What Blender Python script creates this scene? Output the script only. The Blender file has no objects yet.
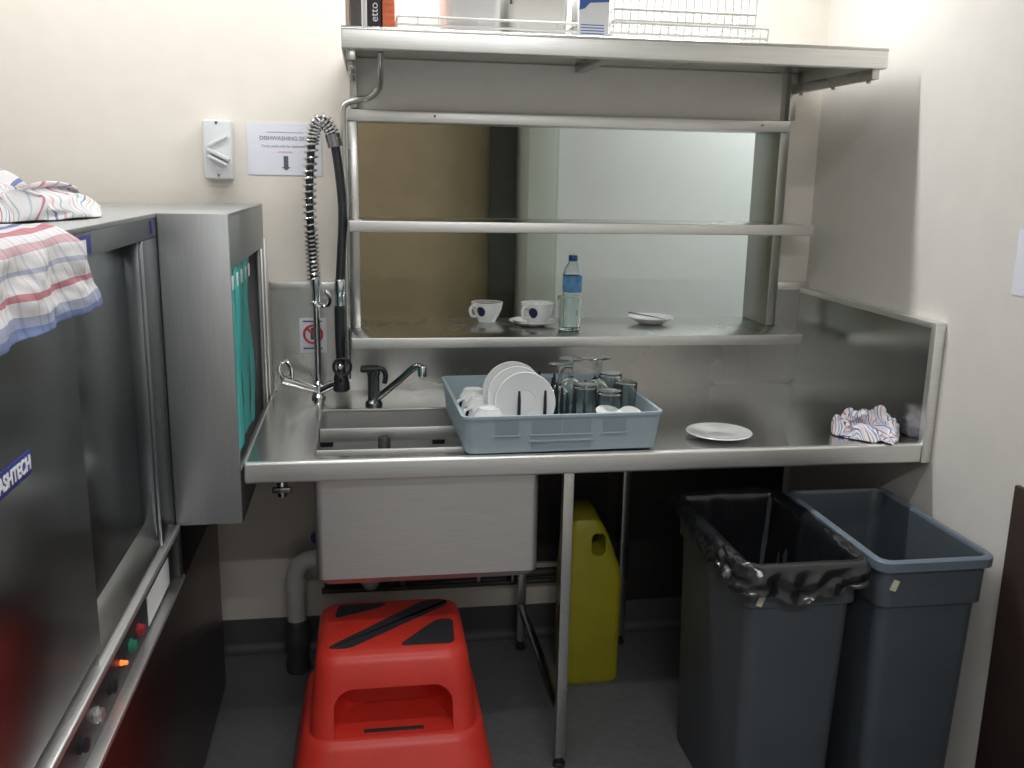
import bpy, bmesh, math, random
from mathutils import Vector, Matrix, noise
random.seed(7)
PI = math.pi
SC = bpy.context.scene
COL = SC.collection

# ------------------------------------------------------------------ materials
def new_mat(name):
    m = bpy.data.materials.new(name); m.use_nodes = True
    nt = m.node_tree
    return m, nt, nt.nodes['Principled BSDF']

def ramp(nt, fac, stops, interp='LINEAR'):
    r = nt.nodes.new('ShaderNodeValToRGB'); r.color_ramp.interpolation = interp
    e = r.color_ramp.elements
    while len(e) < len(stops): e.new(0.5)
    for i, (p, c) in enumerate(stops):
        e[i].position = p; e[i].color = (*c, 1) if len(c) == 3 else c
    nt.links.new(fac, r.inputs[0]); return r

def noise_node(nt, scale, detail=3, stretch=(1, 1, 1)):
    tc = nt.nodes.new('ShaderNodeTexCoord'); mp = nt.nodes.new('ShaderNodeMapping')
    mp.inputs['Scale'].default_value = stretch
    n = nt.nodes.new('ShaderNodeTexNoise'); n.inputs['Scale'].default_value = scale
    n.inputs['Detail'].default_value = detail
    nt.links.new(tc.outputs['Object'], mp.inputs[0]); nt.links.new(mp.outputs[0], n.inputs['Vector'])
    return n

def plain(name, col, rough=.5, metal=0., var=.06, scale=12, bump=0., spec=.5, coat=0.):
    m, nt, b = new_mat(name)
    n = noise_node(nt, scale)
    lo = tuple(max(0, c * (1 - var)) for c in col); hi = tuple(min(1, c * (1 + var)) for c in col)
    r = ramp(nt, n.outputs['Fac'], [(.3, lo), (.7, hi)])
    nt.links.new(r.outputs[0], b.inputs['Base Color'])
    b.inputs['Roughness'].default_value = rough; b.inputs['Metallic'].default_value = metal
    b.inputs['Specular IOR Level'].default_value = spec
    b.inputs['Coat Weight'].default_value = coat
    if bump:
        n2 = noise_node(nt, 160, 2)
        bp = nt.nodes.new('ShaderNodeBump'); bp.inputs['Strength'].default_value = bump; bp.inputs['Distance'].default_value = .002
        nt.links.new(n2.outputs['Fac'], bp.inputs['Height']); nt.links.new(bp.outputs[0], b.inputs['Normal'])
    return m

def steel(name, col, rough, stretch=(1, 1, 60), bump=.06, rvar=.08):
    m, nt, b = new_mat(name)
    n = noise_node(nt, 9, 4, stretch)
    r = ramp(nt, n.outputs['Fac'], [(.3, tuple(c * .93 for c in col)), (.7, tuple(min(1, c * 1.05) for c in col))])
    nt.links.new(r.outputs[0], b.inputs['Base Color'])
    mr = nt.nodes.new('ShaderNodeMapRange'); mr.inputs['To Min'].default_value = max(.02, rough - rvar); mr.inputs['To Max'].default_value = rough + rvar
    n3 = noise_node(nt, 3, 3)
    nt.links.new(n3.outputs['Fac'], mr.inputs['Value']); nt.links.new(mr.outputs[0], b.inputs['Roughness'])
    b.inputs['Metallic'].default_value = 1.
    bp = nt.nodes.new('ShaderNodeBump'); bp.inputs['Strength'].default_value = bump; bp.inputs['Distance'].default_value = .001
    nt.links.new(n.outputs['Fac'], bp.inputs['Height']); nt.links.new(bp.outputs[0], b.inputs['Normal'])
    return m

def glass_mat(name, col=(.95, 1, .98), rough=.02, ior=1.45):
    m, nt, b = new_mat(name)
    b.inputs['Base Color'].default_value = (*col, 1); b.inputs['Transmission Weight'].default_value = 1.
    n = noise_node(nt, 20); mr = nt.nodes.new('ShaderNodeMapRange')
    mr.inputs['To Min'].default_value = rough; mr.inputs['To Max'].default_value = rough + .03
    nt.links.new(n.outputs['Fac'], mr.inputs['Value']); nt.links.new(mr.outputs[0], b.inputs['Roughness'])
    b.inputs['IOR'].default_value = ior
    return m

def emit_mat(name, col, strength):
    m, nt, b = new_mat(name)
    b.inputs['Base Color'].default_value = (*col, 1)
    b.inputs['Emission Color'].default_value = (*col, 1); b.inputs['Emission Strength'].default_value = strength
    return m

def towel_mat(name, stops, freq, cross=1.):
    m, nt, b = new_mat(name)
    uv = nt.nodes.new('ShaderNodeUVMap'); sp = nt.nodes.new('ShaderNodeSeparateXYZ')
    nt.links.new(uv.outputs[0], sp.inputs[0])
    mu = nt.nodes.new('ShaderNodeMath'); mu.operation = 'MULTIPLY'; mu.inputs[1].default_value = freq
    fr = nt.nodes.new('ShaderNodeMath'); fr.operation = 'FRACT'
    nt.links.new(sp.outputs[0], mu.inputs[0]); nt.links.new(mu.outputs[0], fr.inputs[0])
    r = ramp(nt, fr.outputs[0], stops, 'CONSTANT')
    mv = nt.nodes.new('ShaderNodeMath'); mv.operation = 'MULTIPLY'; mv.inputs[1].default_value = cross
    fv = nt.nodes.new('ShaderNodeMath'); fv.operation = 'FRACT'
    nt.links.new(sp.outputs[1], mv.inputs[0]); nt.links.new(mv.outputs[0], fv.inputs[0])
    rv = ramp(nt, fv.outputs[0], [(0, (1, 1, 1)), (.30, (.74, .76, .86)), (.42, (1, 1, 1)), (.70, (.90, .78, .80)), (.78, (1, 1, 1))], 'CONSTANT')
    mx = nt.nodes.new('ShaderNodeMix'); mx.data_type = 'RGBA'; mx.blend_type = 'MULTIPLY'; mx.inputs[0].default_value = .8
    nt.links.new(r.outputs[0], mx.inputs[6]); nt.links.new(rv.outputs[0], mx.inputs[7])
    nt.links.new(mx.outputs[2], b.inputs['Base Color']); b.inputs['Roughness'].default_value = .95
    n2 = noise_node(nt, 380, 2); bp = nt.nodes.new('ShaderNodeBump'); bp.inputs['Strength'].default_value = .35; bp.inputs['Distance'].default_value = .002
    nt.links.new(n2.outputs['Fac'], bp.inputs['Height']); nt.links.new(bp.outputs[0], b.inputs['Normal'])
    b.inputs['Specular IOR Level'].default_value = .1
    return m

W_, B_, R_, G_, N_ = (.80, .79, .80), (.22, .28, .48), (.62, .28, .32), (.40, .52, .52), (.13, .15, .34)
M = {}
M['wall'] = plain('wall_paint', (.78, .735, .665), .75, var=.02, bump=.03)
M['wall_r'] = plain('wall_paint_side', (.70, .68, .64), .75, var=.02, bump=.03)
M['ceil'] = plain('ceiling_paint', (.75, .74, .70), .9, var=.02)
M['far'] = plain('far_wall_paint', (.74, .72, .69), .8, var=.05)
M['floor'] = plain('vinyl_floor', (.15, .155, .165), .45, var=.10, scale=40, bump=.05)
M['skirt'] = plain('vinyl_skirting', (.09, .09, .10), .5)
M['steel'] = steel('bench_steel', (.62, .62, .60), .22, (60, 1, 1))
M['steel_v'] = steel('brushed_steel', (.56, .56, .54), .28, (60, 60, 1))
M['steel_lip'] = steel('edge_steel', (.82, .82, .80), .42, (1, 60, 60))
M['steel_shelf'] = steel('shelf_steel', (.60, .60, .58), .26, (60, 1, 1))
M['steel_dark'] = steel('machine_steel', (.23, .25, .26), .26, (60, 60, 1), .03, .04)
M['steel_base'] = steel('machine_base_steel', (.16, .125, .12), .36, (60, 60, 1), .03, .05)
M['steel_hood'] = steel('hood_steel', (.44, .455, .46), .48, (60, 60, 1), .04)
M['steel_sink'] = steel('sink_steel', (.70, .69, .68), .5, (1, 60, 60))
M['steel_post'] = steel('post_steel', (.40, .41, .38), .35, (60, 60, 1))
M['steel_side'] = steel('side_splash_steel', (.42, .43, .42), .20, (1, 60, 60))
M['chrome'] = steel('chrome', (.75, .76, .78), .10, (1, 1, 1), .0, .03)
M['chrome_dk'] = steel('dull_chrome', (.30, .31, .33), .18, (1, 1, 1), .0, .03)
M['black_rub'] = plain('black_rubber', (.018, .02, .024), .35)
M['black_pl'] = plain('black_plastic', (.02, .022, .026), .4)
M['teal'] = plain('teal_curtain', (.05, .46, .44), .45, var=.1)
M['navy'] = plain('navy_label', (.02, .03, .22), .4)
M['white_ink'] = plain('white_lettering', (.85, .86, .88), .5)
M['dark_ink'] = plain('dark_lettering', (.10, .12, .16), .7)
M['grey_ink'] = plain('grey_lettering', (.30, .31, .36), .7)
M['red_ink'] = plain('red_lettering', (.62, .25, .30), .7)
M['sign_red'] = plain('sign_red', (.60, .05, .07), .5)
M['paper'] = plain('white_paper', (.76, .78, .86), .85, var=.02)
M['switch'] = plain('switch_plastic', (.68, .70, .72), .35, var=.02)
M['china'] = plain('white_china', (.80, .82, .82), .12, var=.02, coat=.3)
M['coffee'] = plain('coffee_residue', (.22, .11, .05), .5, var=.4, scale=60)
M['glass'] = glass_mat('clear_glass')
M['pet'] = glass_mat('clear_bottle_plastic', (.93, .97, 1), .05, 1.3)
M['blue_lab'] = plain('blue_label', (.10, .30, .52), .4, var=.25, scale=40)
M['blue_cap'] = plain('blue_cap', (.03, .12, .36), .4)
M['rack'] = plain('grey_rack_plastic', (.34, .42, .47), .45, var=.04)
M['rack_shade'] = plain('grey_rack_shade', (.27, .34, .38), .5, var=.04)  # darker copy of the rack grey, recess shade in the colour
M['red'] = plain('red_plastic', (.70, .045, .03), .38, var=.05, bump=.04)
M['tread'] = plain('black_tread', (.025, .025, .03), .75, bump=.3)
M['yellow'] = plain('yellow_plastic', (.38, .345, .02), .4, var=.06)
M['bin'] = plain('grey_bin_plastic', (.068, .082, .095), .42, var=.06, bump=.08)
M['bin_rim'] = plain('blue_grey_rim', (.13, .165, .21), .4, var=.06, bump=.05)
M['liner'] = plain('black_liner', (.012, .013, .015), .22, var=.2, spec=.8)
M['tag'] = plain('bin_sticker', (.62, .60, .45), .6)
M['pvc'] = plain('grey_pvc', (.62, .61, .58), .4)
M['pipe_dk'] = plain('dark_pipe', (.05, .05, .05), .5)
M['blue_v'] = plain('blue_valve', (.03, .06, .25), .4)
M['brown'] = plain('brown_panel', (.045, .028, .024), .5, var=.1)
M['brown_wall'] = plain('brown_wall_paint', (.32, .265, .16), .7, var=.05)
M['green_frame'] = plain('pale_green_frame', (.46, .52, .46), .5, var=.02)
M['dark_wall'] = plain('dark_green_wall', (.10, .115, .095), .5)
M['white_wall'] = plain('white_wall_paint', (.70, .74, .72), .7, var=.01)
M['col_steel'] = steel('column_steel', (.30, .32, .28), .50, (60, 60, 1), .03)
M['lightening_pale'] = plain('lightening_paint', (.88, .86, .81), .6, var=.02)  # paler than the wall, to brighten the strip under the overhead shelf
M['shade'] = plain('shade_black', (.028, .024, .022), .7)  # near-black, the under-bench shade put into the colour
M['wire'] = plain('white_coated_wire', (.82, .82, .80), .4)
M['tub'] = plain('white_tub_plastic', (.80, .81, .80), .35, var=.02)
M['tub2'] = plain('cream_tub_plastic', (.78, .77, .73), .4, var=.02)
M['charcoal'] = plain('charcoal_card', (.11, .10, .10), .6)
M['ink_black'] = plain('black_card', (.025, .022, .03), .5)
M['white_card'] = plain('white_card', (.78, .79, .80), .6, var=.02)
M['orange'] = plain('orange_card', (.80, .20, .09), .6, var=.06)
M['beige_card'] = plain('beige_card', (.62, .50, .40), .7)
M['carton_blue'] = plain('carton_blue', (.05, .13, .45), .5)
M['tape'] = plain('old_tape', (.34, .24, .11), .5)
M['led_o'] = emit_mat('orange_indicator', (1., .16, .03), 1.6)
M['green_b'] = plain('green_button', (.02, .22, .13), .35)
M['red_b'] = plain('red_button', (.42, .03, .03), .35)
M['tube'] = emit_mat('fluorescent_tube', (1, .98, .94), 6.)
M['housing'] = plain('light_housing', (.8, .8, .8), .5)
M['towel'] = towel_mat('striped_towel', [(0, W_), (.14, (.55, .62, .66)), (.17, W_), (.30, R_), (.34, W_), (.46, G_), (.49, W_), (.60, B_), (.64, W_), (.75, (.70, .50, .45)), (.79, W_), (.90, G_), (.93, W_)], 4.2)
M['towel_drape'] = towel_mat('banded_towel', [(0, B_), (.10, (.42, .46, .60)), (.17, W_), (.26, R_), (.30, W_), (.40, (.50, .55, .66)), (.43, W_), (.52, (.66, .46, .48)), (.57, W_), (.63, R_), (.70, W_), (.80, B_), (.85, W_)], 1.6, 9.)
M['towel_c'] = towel_mat('navy_striped_towel', [(0, W_), (.16, N_), (.22, W_), (.36, (.55, .25, .36)), (.42, W_), (.55, (.25, .38, .58)), (.62, W_), (.72, N_), (.78, W_), (.88, (.62, .35, .42)), (.93, W_)], 5.0)

# ------------------------------------------------------------------ mesh builder
class MB:
    def __init__(s): s.bm = bmesh.new()
    def box(s, x0, x1, y0, y1, z0, z1, bev=0., seg=2, rot=None, piv=None):
        r = bmesh.ops.create_cube(s.bm, size=1.)
        vs = r['verts']
        for v in vs:
            v.co = Vector(((x0 + x1) / 2 + v.co.x * (x1 - x0), (y0 + y1) / 2 + v.co.y * (y1 - y0), (z0 + z1) / 2 + v.co.z * (z1 - z0)))
        if bev:
            es = list({e for v in vs for e in v.link_edges})
            out = bmesh.ops.bevel(s.bm, geom=es, offset=bev, segments=seg, profile=.5, affect='EDGES')
            vs = list({v for f in out['faces'] for v in f.verts} | {v for v in vs if v.is_valid})
        if rot is not None:
            p = Vector(piv) if piv else Vector(((x0 + x1) / 2, (y0 + y1) / 2, (z0 + z1) / 2))
            for v in vs: v.co = p + rot @ (v.co - p)
        return s
    def rings(s, rings, closed=True, cap0=True, cap1=True):
        L = [[s.bm.verts.new(p) for p in r] for r in rings]
        n = len(L[0])
        for a, b in zip(L, L[1:]):
            for i in range(n if closed else n - 1):
                j = (i + 1) % n
                try: s.bm.faces.new((a[i], a[j], b[j], b[i]))
                except ValueError: pass
        if cap0 and closed: s.bm.faces.new(list(reversed(L[0])))
        if cap1 and closed: s.bm.faces.new(L[-1])
        return s
    def tube(s, pts, r, seg=10, cap=True):
        pts = [Vector(p) for p in pts]; rs = r if isinstance(r, (list, tuple)) else [r] * len(pts)
        out = []; up = None
        for i, p in enumerate(pts):
            t = ((pts[min(i + 1, len(pts) - 1)] - pts[max(i - 1, 0)])).normalized()
            if up is None:
                up = t.orthogonal().normalized()
            up = (up - t * up.dot(t)).normalized(); w = t.cross(up)
            out.append([p + (up * math.cos(2 * PI * k / seg) + w * math.sin(2 * PI * k / seg)) * rs[i] for k in range(seg)])
        return s.rings(out, True, cap, cap)
    def lathe(s, prof, c=(0, 0, 0), seg=32, rot=None, cap0=True, cap1=True):
        c = Vector(c); out = []
        for (r, z) in prof:
            r = max(r, 1e-4)
            ring = [Vector((r * math.cos(2 * PI * k / seg), r * math.sin(2 * PI * k / seg), z)) for k in range(seg)]
            out.append([c + (rot @ p if rot is not None else p) for p in ring])
        return s.rings(out, True, cap0, cap1)
    def torus(s, c, R, r, rot=None, seg=32, seg2=10, a0=0, a1=2 * PI):
        full = abs(a1 - a0 - 2 * PI) < 1e-6; n = seg
        c = Vector(c); pts = []
        for k in range(n + 1):
            a = a0 + (a1 - a0) * k / n
            p = Vector((R * math.cos(a), R * math.sin(a), 0)); pts.append(c + (rot @ p if rot is not None else p))
        return s.tube(pts, r, seg2, not full)
    def poly(s, pts, thick_vec):
        t = Vector(thick_vec)
        return s.rings([[Vector(p) for p in pts], [Vector(p) + t for p in pts]])
    def build(s, name, mat, parent=None, smooth=True, base=None, angle=40):
        bmesh.ops.recalc_face_normals(s.bm, faces=s.bm.faces)
        if base is None and parent is not None: base = world_loc(parent)
        if base is None: base = Vector((0, 0, 0))
        base = Vector(base)
        for v in s.bm.verts: v.co -= base
        me = bpy.data.meshes.new(name); s.bm.to_mesh(me); s.bm.free()
        me.materials.append(mat)
        if smooth:
            for p in me.polygons: p.use_smooth = True
            me.set_sharp_from_angle(angle=math.radians(angle))
        o = bpy.data.objects.new(name, me); COL.objects.link(o)
        if parent is not None:
            o.parent = parent; o.location = base - world_loc(parent)
        else: o.location = base
        return o

def world_loc(o):
    v = Vector((0, 0, 0))
    while o is not None: v += o.location; o = o.parent
    return v

def tag(o, label=None, cat=None, group=None, kind=None):
    if label: o['label'] = label
    if cat: o['category'] = cat
    if group: o['group'] = group
    if kind: o['kind'] = kind
    return o

def thing(name, loc, label, cat, group=None):
    o = bpy.data.objects.new(name, None); COL.objects.link(o); o.location = loc
    o.empty_display_size = .05
    return tag(o, label, cat, group)

def struct(o): o['kind'] = 'structure'; return o

def copy_tree(o, loc, label, parent=None, rot=None):
    c = o.copy(); COL.objects.link(c)
    if parent is None:
        c.location = loc; c['label'] = label
        if rot is not None: c.rotation_euler = rot
    else: c.parent = parent
    for ch in list(o.children): copy_tree(ch, None, None, c)
    return c

def rrect(x0, x1, y0, y1, r, z, n=5):
    pts = []
    for (cx, cy, a) in ((x1 - r, y1 - r, 0), (x0 + r, y1 - r, PI / 2), (x0 + r, y0 + r, PI), (x1 - r, y0 + r, 1.5 * PI)):
        for k in range(n + 1):
            t = a + PI / 2 * k / n; pts.append(Vector((cx + r * math.cos(t), cy + r * math.sin(t), z)))
    return pts

def text_mesh(name, body, size, mat, parent, loc, rot, extrude=.0006, bold=0., align='CENTER', sx=1., top=None):
    cu = bpy.data.curves.new(name, 'FONT'); cu.body = body; cu.size = size; cu.extrude = extrude; cu.offset = bold
    cu.align_x = align; cu.align_y = 'CENTER'
    tmp = bpy.data.objects.new(name + '_curve', cu); COL.objects.link(tmp)
    bpy.context.view_layer.update()
    me = bpy.data.meshes.new_from_object(tmp.evaluated_get(bpy.context.evaluated_depsgraph_get()))
    bpy.data.objects.remove(tmp); bpy.data.curves.remove(cu)
    me.materials.clear(); me.materials.append(mat)
    Rm = rot.to_4x4() @ Matrix.Diagonal((sx, 1, 1, 1))
    me.transform(Rm)
    o = bpy.data.objects.new(name, me); COL.objects.link(o)
    o.parent = parent; o.location = Vector(loc) - world_loc(parent)
    return o

RX = Matrix.Rotation(PI / 2, 3, 'X')                       # text lying in XY -> standing, facing -Y
def catmull(P, n=10):
    P = [Vector(p) for p in P]; out = []
    for i in range(len(P) - 1):
        p0, p1, p2, p3 = P[max(i - 1, 0)], P[i], P[i + 1], P[min(i + 2, len(P) - 1)]
        for k in range(n):
            t = k / n
            out.append(.5 * ((2 * p1) + (p2 - p0) * t + (2 * p0 - 5 * p1 + 4 * p2 - p3) * t * t + (3 * p1 - p0 - 3 * p2 + p3) * t ** 3))
    out.append(P[-1]); return out

# ------------------------------------------------------------------ the room
XR, CE, XL, YF = 1.30, 2.62, -1.75, -4.3
WT = .17
OX0, OX1, OZ0, OZ1 = -.215, 1.155, 1.07, 1.765           # the serving hatch opening
b = MB(); b.box(XL - .1, XR + .1, YF - .1, WT, -.1, 0)
struct(b.build('floor', M['floor']))
b = MB()
b.box(XL, OX0, 0, WT, 0, CE); b.box(OX1, XR, 0, WT, 0, CE); b.box(OX0, OX1, 0, WT, 0, OZ0); b.box(OX0, OX1, 0, WT, OZ1, CE)
struct(b.build('wall_back', M['wall'], smooth=False))
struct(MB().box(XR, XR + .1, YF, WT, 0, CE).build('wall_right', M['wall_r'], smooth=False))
struct(MB().box(XL - .1, XL, YF, WT, 0, CE).build('wall_left', M['wall'], smooth=False))
struct(MB().box(XL, XR, YF - .1, YF, 0, CE).build('wall_front', M['far'], smooth=False))
struct(MB().box(XL - .1, XR + .1, YF - .1, WT, CE, CE + .1).build('ceiling', M['ceil'], smooth=False))
b = MB(); b.box(-.95, XR - .001, -.006, -.0005, 0, .115)
b.rings([[Vector((x, -.006 - .03 * (1 - math.sin(k * PI / 12)), .03 * (1 - math.cos(k * PI / 12)))) for x in (-.95, XR - .001)] for k in range(7)], closed=False)
struct(b.build('baseboard_back', M['skirt']))
# the space seen through the hatch
struct(MB().box(-1.6, 3.2, WT, 1.7, -.1, 0).build('floor_hatch', M['floor'], smooth=False))
struct(MB().box(-1.6, 3.2, WT, 1.7, CE, CE + .1).build('ceiling_hatch', M['ceil'], smooth=False))
b = MB(); pts = [(-1.6, 1.25, 0), (-1.6, .98, 0), (-.04, .98, 0)] + [(-.04 + .40 * math.sin(k * PI / 48), .98 + .27 * (1 - math.cos(k * PI / 48)), 0) for k in range(1, 25)]
b.poly(pts, (0, 0, CE)); struct(b.build('wall_hatch_brown', M['brown_wall'], angle=60))
struct(MB().box(.2, .7, 1.255, 1.30, 0, CE).build('wall_hatch_dark', M['dark_wall'], smooth=False))
struct(MB().box(.62, 3.2, 1.0, 1.1, 0, CE).build('wall_hatch_white', M['white_wall'], smooth=False))
struct(MB().box(-1.7, -1.6, WT, 1.7, 0, CE).build('wall_hatch_left', M['brown_wall'], smooth=False))
struct(MB().box(3.2, 3.3, WT, 1.7, 0, CE).build('wall_hatch_right', M['white_wall'], smooth=False))
struct(MB().box(XR + .1, 3.2, WT - .1, WT, 0, CE).build('wall_hatch_side', M['white_wall'], smooth=False))
b = MB(); b.box(.483, .600, .92, 1.25, 0, CE, .006); b.box(.600, .625, .97, 1.25, 0, CE, .003)
struct(b.build('trim_hatch', M['green_frame']))
b = MB(); 
for (x0, x1, z0, z1) in ((-.36, -.255, 1.395, 1.4), (-.36, -.255, 1.34, 1.345), (-.255, -.25, 1.34, 1.40), (-.335, -.275, 1.365, 1.369)): b.box(x0, x1, .977, .9795, z0, z1, .0005)
tag(b.build('tape_mark', M['tape'], base=(-.3, .9795, 1.37)), 'faint outline of old tape on the brown wall seen through the hatch', 'tape')

# ------------------------------------------------------------------ hatch unit: frame, two shelves
hu = thing('serving_hatch_frame', (.47, 0, 1.1), 'stainless steel serving hatch frame with header rail around the wall opening', 'hatch frame')
def part(name, mat, parent, fn, **k):
    m = MB(); fn(m); return m.build(name, mat, parent, **k)
part('upright', M['steel_v'], hu, lambda m: m.box(-.245, -.213, -.035, WT, 1.115, 1.786, .003))
part('upright', M['steel_post'], hu, lambda m: (m.box(1.149, 1.182, -.035, WT, 1.115, 1.786, .003)))
def hdr(m):
    m.box(-.245, 1.176, -.045, -.036, 1.752, 1.787, .002); m.box(-.217, 1.156, -.036, WT, 1.757, 1.766, .001)
part('lightening_panel', M['lightening_pale'], hu, lambda m: m.box(-.213, 1.149, -.022, -.002, 1.788, 1.936, .002))  # pale panel added to lighten the wall strip below the shelf
h = part('header_rail', M['steel_lip'], hu, hdr)
for x in (0.02, 1.08): part('bolt', M['chrome_dk'], h, lambda m: m.lathe([(.004, 0), (.004, .003), (.002, .004)], (x, -.045, 1.772), 10, RX))
for nm, z, lab, x1, yb in (('serving_shelf', 1.115, 'lower stainless serving shelf holding the cups and bottle', 1.19, .172), ('serving_shelf', 1.462, 'empty middle stainless shelf crossing the hatch above the bottle', 1.195, .06)):
    s = thing(nm, (.47, -.1, z), lab, 'shelf', 'hatch shelves')
    def sh(m, z=z, x1=x1, yb=yb):
        m.box(-.24, x1, -.222, yb, z - .004, z, .0015)
    part('shelf_top', M['steel_shelf'], s, sh)
    def lip(m, z=z, x1=x1):
        m.box(-.242, x1 + .002, -.228, -.2205, z - .031, z + .001, .0025, 3)
        m.box(-.24, x1, -.2215, -.20, z - .031, z - .028)
    part('front_edge', M['steel_lip'], s, lip)
    for x in (-.19, 1.12):
        part('support_bracket', M['steel_v'], s, lambda m: m.poly([(x, -.03, z - .004), (x, -.20, z - .004), (x, -.20, z - .022), (x, -.03, z - .05)], (.003, 0, 0)))

# ------------------------------------------------------------------ top shelf
ts = thing('overhead_shelf', (.48, 0, 1.9), 'wide stainless overhead shelf with deep front edge near the ceiling', 'shelf')
part('shelf_top', M['steel_shelf'], ts, lambda m: m.box(-.245, 1.203, -.548, -.002, 1.938, 1.942))
def lip(m):
    m.box(-.247, 1.205, -.553, -.545, 1.898, 1.944, .003, 3); m.box(-.247, 1.205, -.545, -.525, 1.898, 1.901)
part('front_edge', M['steel_lip'], ts, lip)
part('rolled_rim', M['steel_v'], ts, lambda m: m.tube([(-.247, -.546, 1.945), (1.205, -.546, 1.945)], .007, 12))
for x in (-.247, 1.20): part('end_edge', M['steel_lip'], ts, lambda m: m.box(x, x + .005, -.545, -.002, 1.90, 1.944, .001))
for x in (-.235, 1.172):
    a = part('support_arm', M['steel_v'], ts, lambda m: (m.box(x, x + .022, -.535, -.04, 1.872, 1.90, .002), m.box(x, x + .022, -.037, -.003, 1.79, 1.937, .002)))
    for y in (-.50, -.30, -.09):
        part('bolt', M['chrome_dk'], a, lambda m: m.lathe([(.006, 1.864), (.006, 1.872), (.003, 1.874)], (x + .011, y, 0), 8))
part('rib', M['steel_v'], ts, lambda m: m.box(.46, .49, -.53, -.01, 1.915, 1.938, .002))
cd = MB(); cd.tube(catmull([(-.145, -.20, 1.936), (-.145, -.16, 1.90), (-.145, -.10, 1.862), (-.150, -.07, 1.845), (-.175, -.055, 1.822), (-.215, -.05, 1.812), (-.247, -.05, 1.80), (-.257, -.05, 1.775), (-.257, -.05, 1.72), (-.257, -.05, 1.45), (-.257, -.05, 1.25), (-.257, -.05, .955)], 8), .0095, 12)
cd = cd.build('conduit_pipe', M['steel_v'], base=(-.257, -.05, .95))
tag(cd, 'bent grey pipe from under the overhead shelf down beside the hatch', 'pipe')
m = MB(); m.lathe([(.012, -.012), (.012, .012)], (-.257, -.05, 1.60), 12); m.box(-.262, -.25, -.05, -.002, 1.592, 1.608); m.build('pipe_clip', M['steel_v'], cd)

# things on the top shelf
def card(name, x0, x1, mat, label, cat, h=.23, d=.17, y0=-.515):
    t = thing(name, ((x0 + x1) / 2, y0 + d / 2, 1.942), label, cat)
    part('cover', mat, t, lambda m: m.box(x0, x1, y0, y0 + d, 1.943, 1.943 + h, .0025))
    return t
card('folder', -.236, -.226, M['beige_card'], 'thin beige card at the left end of the overhead shelf', 'folder', .20)
t = card('folder', -.224, -.196, M['charcoal'], 'charcoal folder standing left of the white booklet on the overhead shelf', 'folder', .25)
part('page_block', M['white_card'], t, lambda m: m.box(-.221, -.199, -.514, -.348, 1.944, 2.1935))
card('booklet', -.194, -.184, M['white_card'], 'thin white booklet between charcoal folder and lettered black box', 'booklet', .24)
t = card('box', -.182, -.147, M['ink_black'], 'black box with white vertical lettering etto C on the overhead shelf', 'box', .25)
text_mesh('lettering', 'etto C', .027, M['white_ink'], t, (-.1645, -.5165, 1.967), RX @ Matrix.Rotation(PI / 2, 3, 'Z'), align='LEFT', bold=.0)
t = card('box', -.145, -.114, M['orange'], 'orange ribbed box beside the lettered black box', 'box', .22)
def rib(m):
    for k in range(14): m.box(-.1445, -.1145, -.5175, -.514, 1.948 + k * .0155, 1.957 + k * .0155, .001)
part('ribbed_spine', M['orange'], t, rib)

def wire_basket(name, x0, x1, y0, y1, z0, levels, step, label, group, loops=True):
    t = thing(name, ((x0 + x1) / 2, (y0 + y1) / 2, z0), label, 'wire basket', group)
    r = .0022
    zt = z0 + levels[-1]
    def rim(m):
        for z in levels:
            m.tube([(x0, y0, z0 + z), (x1, y0, z0 + z), (x1, y1, z0 + z), (x0, y1, z0 + z), (x0, y0, z0 + z), (x0 + .01, y0, z0 + z)], r * 1.4, 8)
    part('rim', M['wire'], t, rim)
    def grid(m):
        n = int((x1 - x0) / step)
        for k in range(n + 1):
            x = x0 + (x1 - x0) * k / n
            m.tube([(x, y0, zt), (x, y0 + .004, z0 + r), (x, y1 - .004, z0 + r), (x, y1, zt)], r * .8, 6)
        for k in range(5):
            y = y0 + (y1 - y0) * (k + .5) / 5
            m.tube([(x0, y, zt), (x0 + .004, y, z0 + 2 * r), (x1 - .004, y, z0 + 2 * r), (x1, y, zt)], r, 6)
    part('wire_grid', M['wire'], t, grid)
    return t
wire_basket('wire_basket', -.108, .352, -.522, -.20, 1.9425, (.003, .021, .04), .05, 'low white wire basket under the white tubs on the overhead shelf', 'white wire baskets')
def tub(x0, x1, y0, y1, h, mat, label):
    z = 1.9485
    t = thing('plastic_tub', ((x0 + x1) / 2, (y0 + y1) / 2, z), label, 'tub', 'tubs on the overhead shelf')
    def body(m):
        rg = [rrect(x0 + .012, x1 - .012, y0 + .012, y1 - .012, .02, z)]
        rg.append(rrect(x0 + .006, x1 - .006, y0 + .006, y1 - .006, .02, z + .012))
        rg.append(rrect(x0, x1, y0, y1, .02, z + h))
        rg.append(rrect(x0 + .003, x1 - .003, y0 + .003, y1 - .003, .018, z + h))
        rg.append(rrect(x0 + .014, x1 - .014, y0 + .014, y1 - .014, .018, z + .004)); m.rings(rg)
    part('tub_body', mat, t, body)
    part('rim', mat, t, lambda m: m.rings([rrect(x0 - .004, x1 + .004, y0 - .004, y1 + .004, .022, z + h - .008), rrect(x0 - .004, x1 + .004, y0 - .004, y1 + .004, .022, z + h + .001), rrect(x0 + .002, x1 - .002, y0 + .002, y1 - .002, .018, z + h + .001), rrect(x0 + .002, x1 - .002, y0 + .002, y1 - .002, .018, z + h - .008), rrect(x0 - .004, x1 + .004, y0 - .004, y1 + .004, .022, z + h - .008)], cap0=False, cap1=False))
    return t
tub(.012, .160, -.508, -.25, .15, M['tub'], 'tall white plastic tub in the low wire basket')
t = tub(.176, .338, -.49, -.23, .12, M['tub2'], 'off-white plastic tub right of the tall white tub')
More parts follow.
